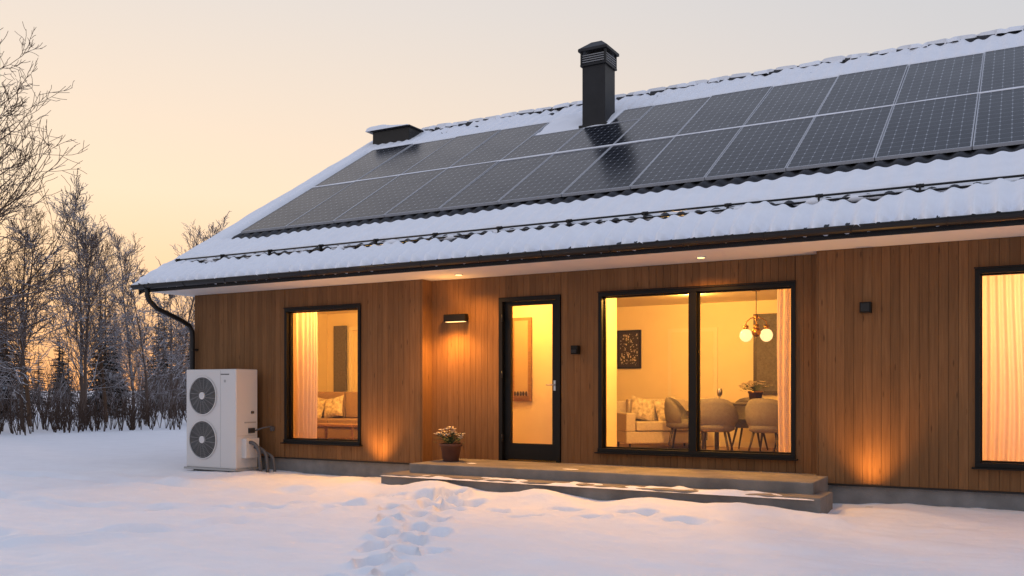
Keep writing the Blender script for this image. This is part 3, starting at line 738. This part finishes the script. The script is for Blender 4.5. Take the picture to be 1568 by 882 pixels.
# ------------------------------------------------------------------ trees
def grow(b,rg,p,d,L,r,lvl,k,minr,spread,up,dens):
    n={0:12,1:7,2:5,3:3}[lvl]; pts=[p.copy()]; rad=[r]; dd=d.copy(); q=p.copy(); seglen=L/n; dirs=[]
    for i in range(n):
        jit={0:.05,1:.11,2:.16,3:.2}[lvl]
        dd=(dd+Vector((rg.gauss(0,jit),rg.gauss(0,jit),rg.gauss(0,jit)))+Vector((0,0,up*(.02 if lvl==0 else .07)))).normalized()
        q=q+dd*seglen; pts.append(q.copy()); rad.append(max(minr,r*(1-(i+1)/n*.88))); dirs.append(dd.copy())
    b.tube(pts,rad,{0:7,1:4,2:3,3:3}[lvl],k,cap=False)
    if lvl==3: return
    for i in range(n):
        t=(i+1)/n
        if lvl==0:
            if t<.22: continue
            cnt=dens if t<.9 else 3
        elif lvl==1: cnt=1+(rg.random()<.6)
        else: cnt=1 if i else 0
        for c_ in range(cnt):
            a=rg.random()*6.28; dr=dirs[i]; s1=dr.cross(Vector((.1,.2,1)) if abs(dr.z)<.95 else Vector((1,0,0))).normalized(); s2=dr.cross(s1)
            side=s1*math.cos(a)+s2*math.sin(a); an=spread*rg.uniform(.75,1.25) if lvl==0 else rg.uniform(.4,.85)
            nd=(dr*math.cos(an)+side*math.sin(an)).normalized()
            if lvl==0: nl=L*.42*(1.05-t*.72)*rg.uniform(.65,1.2)
            else: nl=L*rg.uniform(.36,.62)*(1.1-t*.45)
            pp=pts[i]+(pts[i+1]-pts[i])*rg.random()
            grow(b,rg,pp,nd,nl,max(minr,rad[i+1]*(.42 if lvl==0 else .55)),lvl+1,k,minr,spread,up,dens)
def treemesh(seed,H,mat,spread,up,minr,r0,dens):
    rg=random.Random(seed); b=MB(); grow(b,rg,Vector((0,0,-.2)),Vector((rg.gauss(0,.04),rg.gauss(0,.04),1)).normalized(),H,r0,0,mat,minr,spread,up,dens)
    o=b.build('bare_tree'); me=o.data; bpy.data.objects.remove(o); return me
TM=[treemesh(11,13,'bark',1.0,.9,.009,.17,4),treemesh(12,12,'bark',.6,1.2,.009,.12,3),treemesh(13,9,'bark2',.75,.9,.010,.09,3),treemesh(14,7,'bark2',.95,.4,.011,.08,2),treemesh(15,10,'bark2',.5,1.2,.010,.09,2)]
def put(me,name,x,y,s,rz):
    o=bpy.data.objects.new(name,me); o.location=(x,y,G(x,y)); o.scale=(s,s,s*rng.uniform(.95,1.05)); o.rotation_euler=(0,0,rz); scene.collection.objects.link(o); return o
for x,y,k,s in ((-30.6,6.9,0,.98),(-28.5,4.2,0,1.0),(-34.6,10.0,4,.80),(-32.5,12.2,4,.88),(-31.5,9.4,1,.66),(-30.6,11.0,2,.85),(-34.8,16.4,4,.85),(-31.2,14.2,3,.85),(-33.4,14.0,1,.60),
                (-37,20.6,4,.98),(-38.2,22.8,4,.88),(-37.2,24.6,4,.82),(-35.0,18.6,3,.9),(-28.8,7.4,3,.9),(-31,1.2,1,1.0),(-33,-3,0,1.0)):
    put(TM[k],'bare_tree',x,y,s,rng.random()*6.28)
dw=empty('distant_woodland')
for i in range(34):
    x=-rng.uniform(38,56); y=rng.uniform(0,44)
    o=put(TM[rng.choice((4,2,2,3,3))],'distant_tree',x,y,rng.uniform(.5,.85),rng.random()*6.28); o.parent=dw
def spruce(seed,H):
    rg=random.Random(seed); b=MB(); b.tube([(0,0,0),(0,0,H)],[.13,.01],6,'needle',cap=False)
    n=26
    for i in range(n):
        t=i/n; z=H*(.06+.93*t); R0=(1-t)**.85*H*.17+.06; m=int(5+7*(1-t))
        for k in range(m):
            a=rg.random()*6.28; L=R0*rg.uniform(.6,1.15); d=Vector((math.cos(a),math.sin(a),-.28+.5*t)); p=Vector((0,0,z+rg.uniform(-.1,.1)))
            sd=Vector((-math.sin(a),math.cos(a),0))
            for q in range(4):
                c0=p+d*L*q/4; c1=p+d*L*min(1,(q+1.4)/4)+Vector((0,0,-.05*L)); w=L*.20*(1-q/5)
                b.poly([c0,c1+sd*w,c1+sd*w*.3+d*L*.05],'needle'); b.poly([c0,c1-sd*w*.3+d*L*.05,c1-sd*w],'needle'); b.poly([c0,c0+d*L*.22+Vector((0,0,-.10*L-.05)),c1],'needle')
    o=b.build('spruce'); me=o.data; bpy.data.objects.remove(o); return me
SM=[spruce(3,8),spruce(4,7)]
sw=empty('distant_spruce_forest')
for i in range(105):
    x=-rng.uniform(48,76); y=rng.uniform(0,75)
    o=put(SM[i%2],'distant_spruce',x,y,rng.uniform(.6,1.1),rng.random()*6.28); o.parent=sw
for x,y,s in ((-39,17.8,.72),(-41,19.6,.85),(-41,14.4,.8)): put(SM[0],'spruce_tree',x,y,s,1)
b=MB(); rg=random.Random(9)
for c_ in range(330):
    yy=rg.uniform(-8,20); xx=-24.8-rg.random()*4.2; base=Vector((xx,yy,G(xx,yy)-.05))
    for s in range(5):
        a=rg.random()*6.28; le=rg.uniform(.05,.4); H=rg.uniform(.45,1.15); d=Vector((math.cos(a)*le,math.sin(a)*le,1)).normalized()
        b.tube([base,base+d*H*.5,base+d*H+Vector((0,0,.02))],[.010,.008,.006],3,'stem',cap=False)
        for t in range(2):
            a2=rg.random()*6.28; pp=base+d*H*rg.uniform(.35,.9); dd=(d+Vector((math.cos(a2),math.sin(a2),.2))*.6).normalized(); b.tube([pp,pp+dd*H*.3],[.007,.006],3,'stem',cap=False)
b.build('shrub_thicket')
b=MB()
for c_ in range(340):
    yy=rg.uniform(-6,34); xx=-33-rg.random()*12; base=Vector((xx,yy,G(xx,yy)-.05))
    for s in range(5):
        a=rg.random()*6.28; le=rg.uniform(.1,.5); H=rg.uniform(1.0,2.8); d=Vector((math.cos(a)*le,math.sin(a)*le,1)).normalized()
        b.tube([base,base+d*H*.5,base+d*H],[.014,.011,.008],3,'bark2',cap=False)
        for t in range(3):
            a2=rg.random()*6.28; pp=base+d*H*rg.uniform(.3,.9); dd=(d+Vector((math.cos(a2),math.sin(a2),.2))*.6).normalized(); b.tube([pp,pp+dd*H*.28],[.009,.007],3,'bark2',cap=False)
b.build('undergrowth')

# ------------------------------------------------------------------ world
w=bpy.data.worlds.new('World'); scene.world=w; w.use_nodes=True; nt=w.node_tree; nt.nodes.clear(); L=nt.links.new
out=N(nt,'ShaderNodeOutputWorld'); bg=N(nt,'ShaderNodeBackground'); L(bg.outputs[0],out.inputs[0])
tc=N(nt,'ShaderNodeTexCoord'); sp=N(nt,'ShaderNodeSeparateXYZ'); nm=N(nt,'ShaderNodeVectorMath',operation='NORMALIZE'); L(tc.outputs['Generated'],nm.inputs[0]); L(nm.outputs[0],sp.inputs[0])
SAZ=68; sd=(-math.sin(R(SAZ)),math.cos(R(SAZ)),0)
dt=N(nt,'ShaderNodeVectorMath',operation='DOT_PRODUCT'); dt.inputs[1].default_value=sd; L(nm.outputs[0],dt.inputs[0])
mr=N(nt,'ShaderNodeMapRange',interpolation_type='SMOOTHSTEP'); mr.inputs['From Min'].default_value=0.15; mr.inputs['From Max'].default_value=1.0; L(dt.outputs['Value'],mr.inputs['Value'])
def ramp(stops):
    cr=N(nt,'ShaderNodeValToRGB'); el=cr.color_ramp.elements
    el[0].position=stops[0][0]; el[0].color=(*stops[0][1],1); el[1].position=stops[-1][0]; el[1].color=(*stops[-1][1],1)
    for p,c_ in stops[1:-1]:
        e_=el.new(p); e_.color=(*c_,1)
    L(sp.outputs[2],cr.inputs['Fac']); return cr
warm=ramp([(0,(.86,.37,.13)),(.10,(.95,.59,.32)),(.20,(.89,.68,.48)),(.38,(.71,.63,.565)),(1,(.34,.41,.60))])
cool=ramp([(0,(.54,.47,.46)),(.12,(.60,.55,.54)),(.38,(.50,.52,.56)),(1,(.34,.41,.60))])
mx=N(nt,'ShaderNodeMixRGB'); L(mr.outputs[0],mx.inputs['Fac']); L(cool.outputs[0],mx.inputs['Color1']); L(warm.outputs[0],mx.inputs['Color2'])
sky=N(nt,'ShaderNodeTexSky'); sky.sky_type='NISHITA'; sky.sun_disc=False; sky.sun_elevation=R(5); sky.sun_rotation=R(-SAZ)
sc=N(nt,'ShaderNodeVectorMath',operation='SCALE'); sc.inputs['Scale'].default_value=.05; L(sky.outputs[0],sc.inputs[0])
m2=N(nt,'ShaderNodeMixRGB'); m2.inputs['Fac'].default_value=.06; L(mx.outputs[0],m2.inputs['Color1']); L(sc.outputs[0],m2.inputs['Color2'])
L(m2.outputs[0],bg.inputs['Color']); bg.inputs['Strength'].default_value=1.28
l=bpy.data.lights.new('sun','SUN'); l.energy=.9; l.angle=R(5); l.color=(1,.58,.36); so_=bpy.data.objects.new('sun',l); scene.collection.objects.link(so_)
dv=Vector((sd[0],sd[1],math.tan(R(8)))); so_.rotation_euler=dv.to_track_quat('Z','Y').to_euler()

# ------------------------------------------------------------------ camera
cam=bpy.data.cameras.new('camera'); co=bpy.data.objects.new('camera',cam); scene.collection.objects.link(co); scene.camera=co
co.location=(0,-11.03,1.33); co.rotation_euler=(R(90),0,R(29.25)); cam.sensor_width=36; cam.lens=32.14; cam.shift_y=.0995; cam.clip_end=3000; cam.clip_start=.1
scene.view_settings.view_transform='Standard'; scene.view_settings.look='None'; scene.view_settings.exposure=0
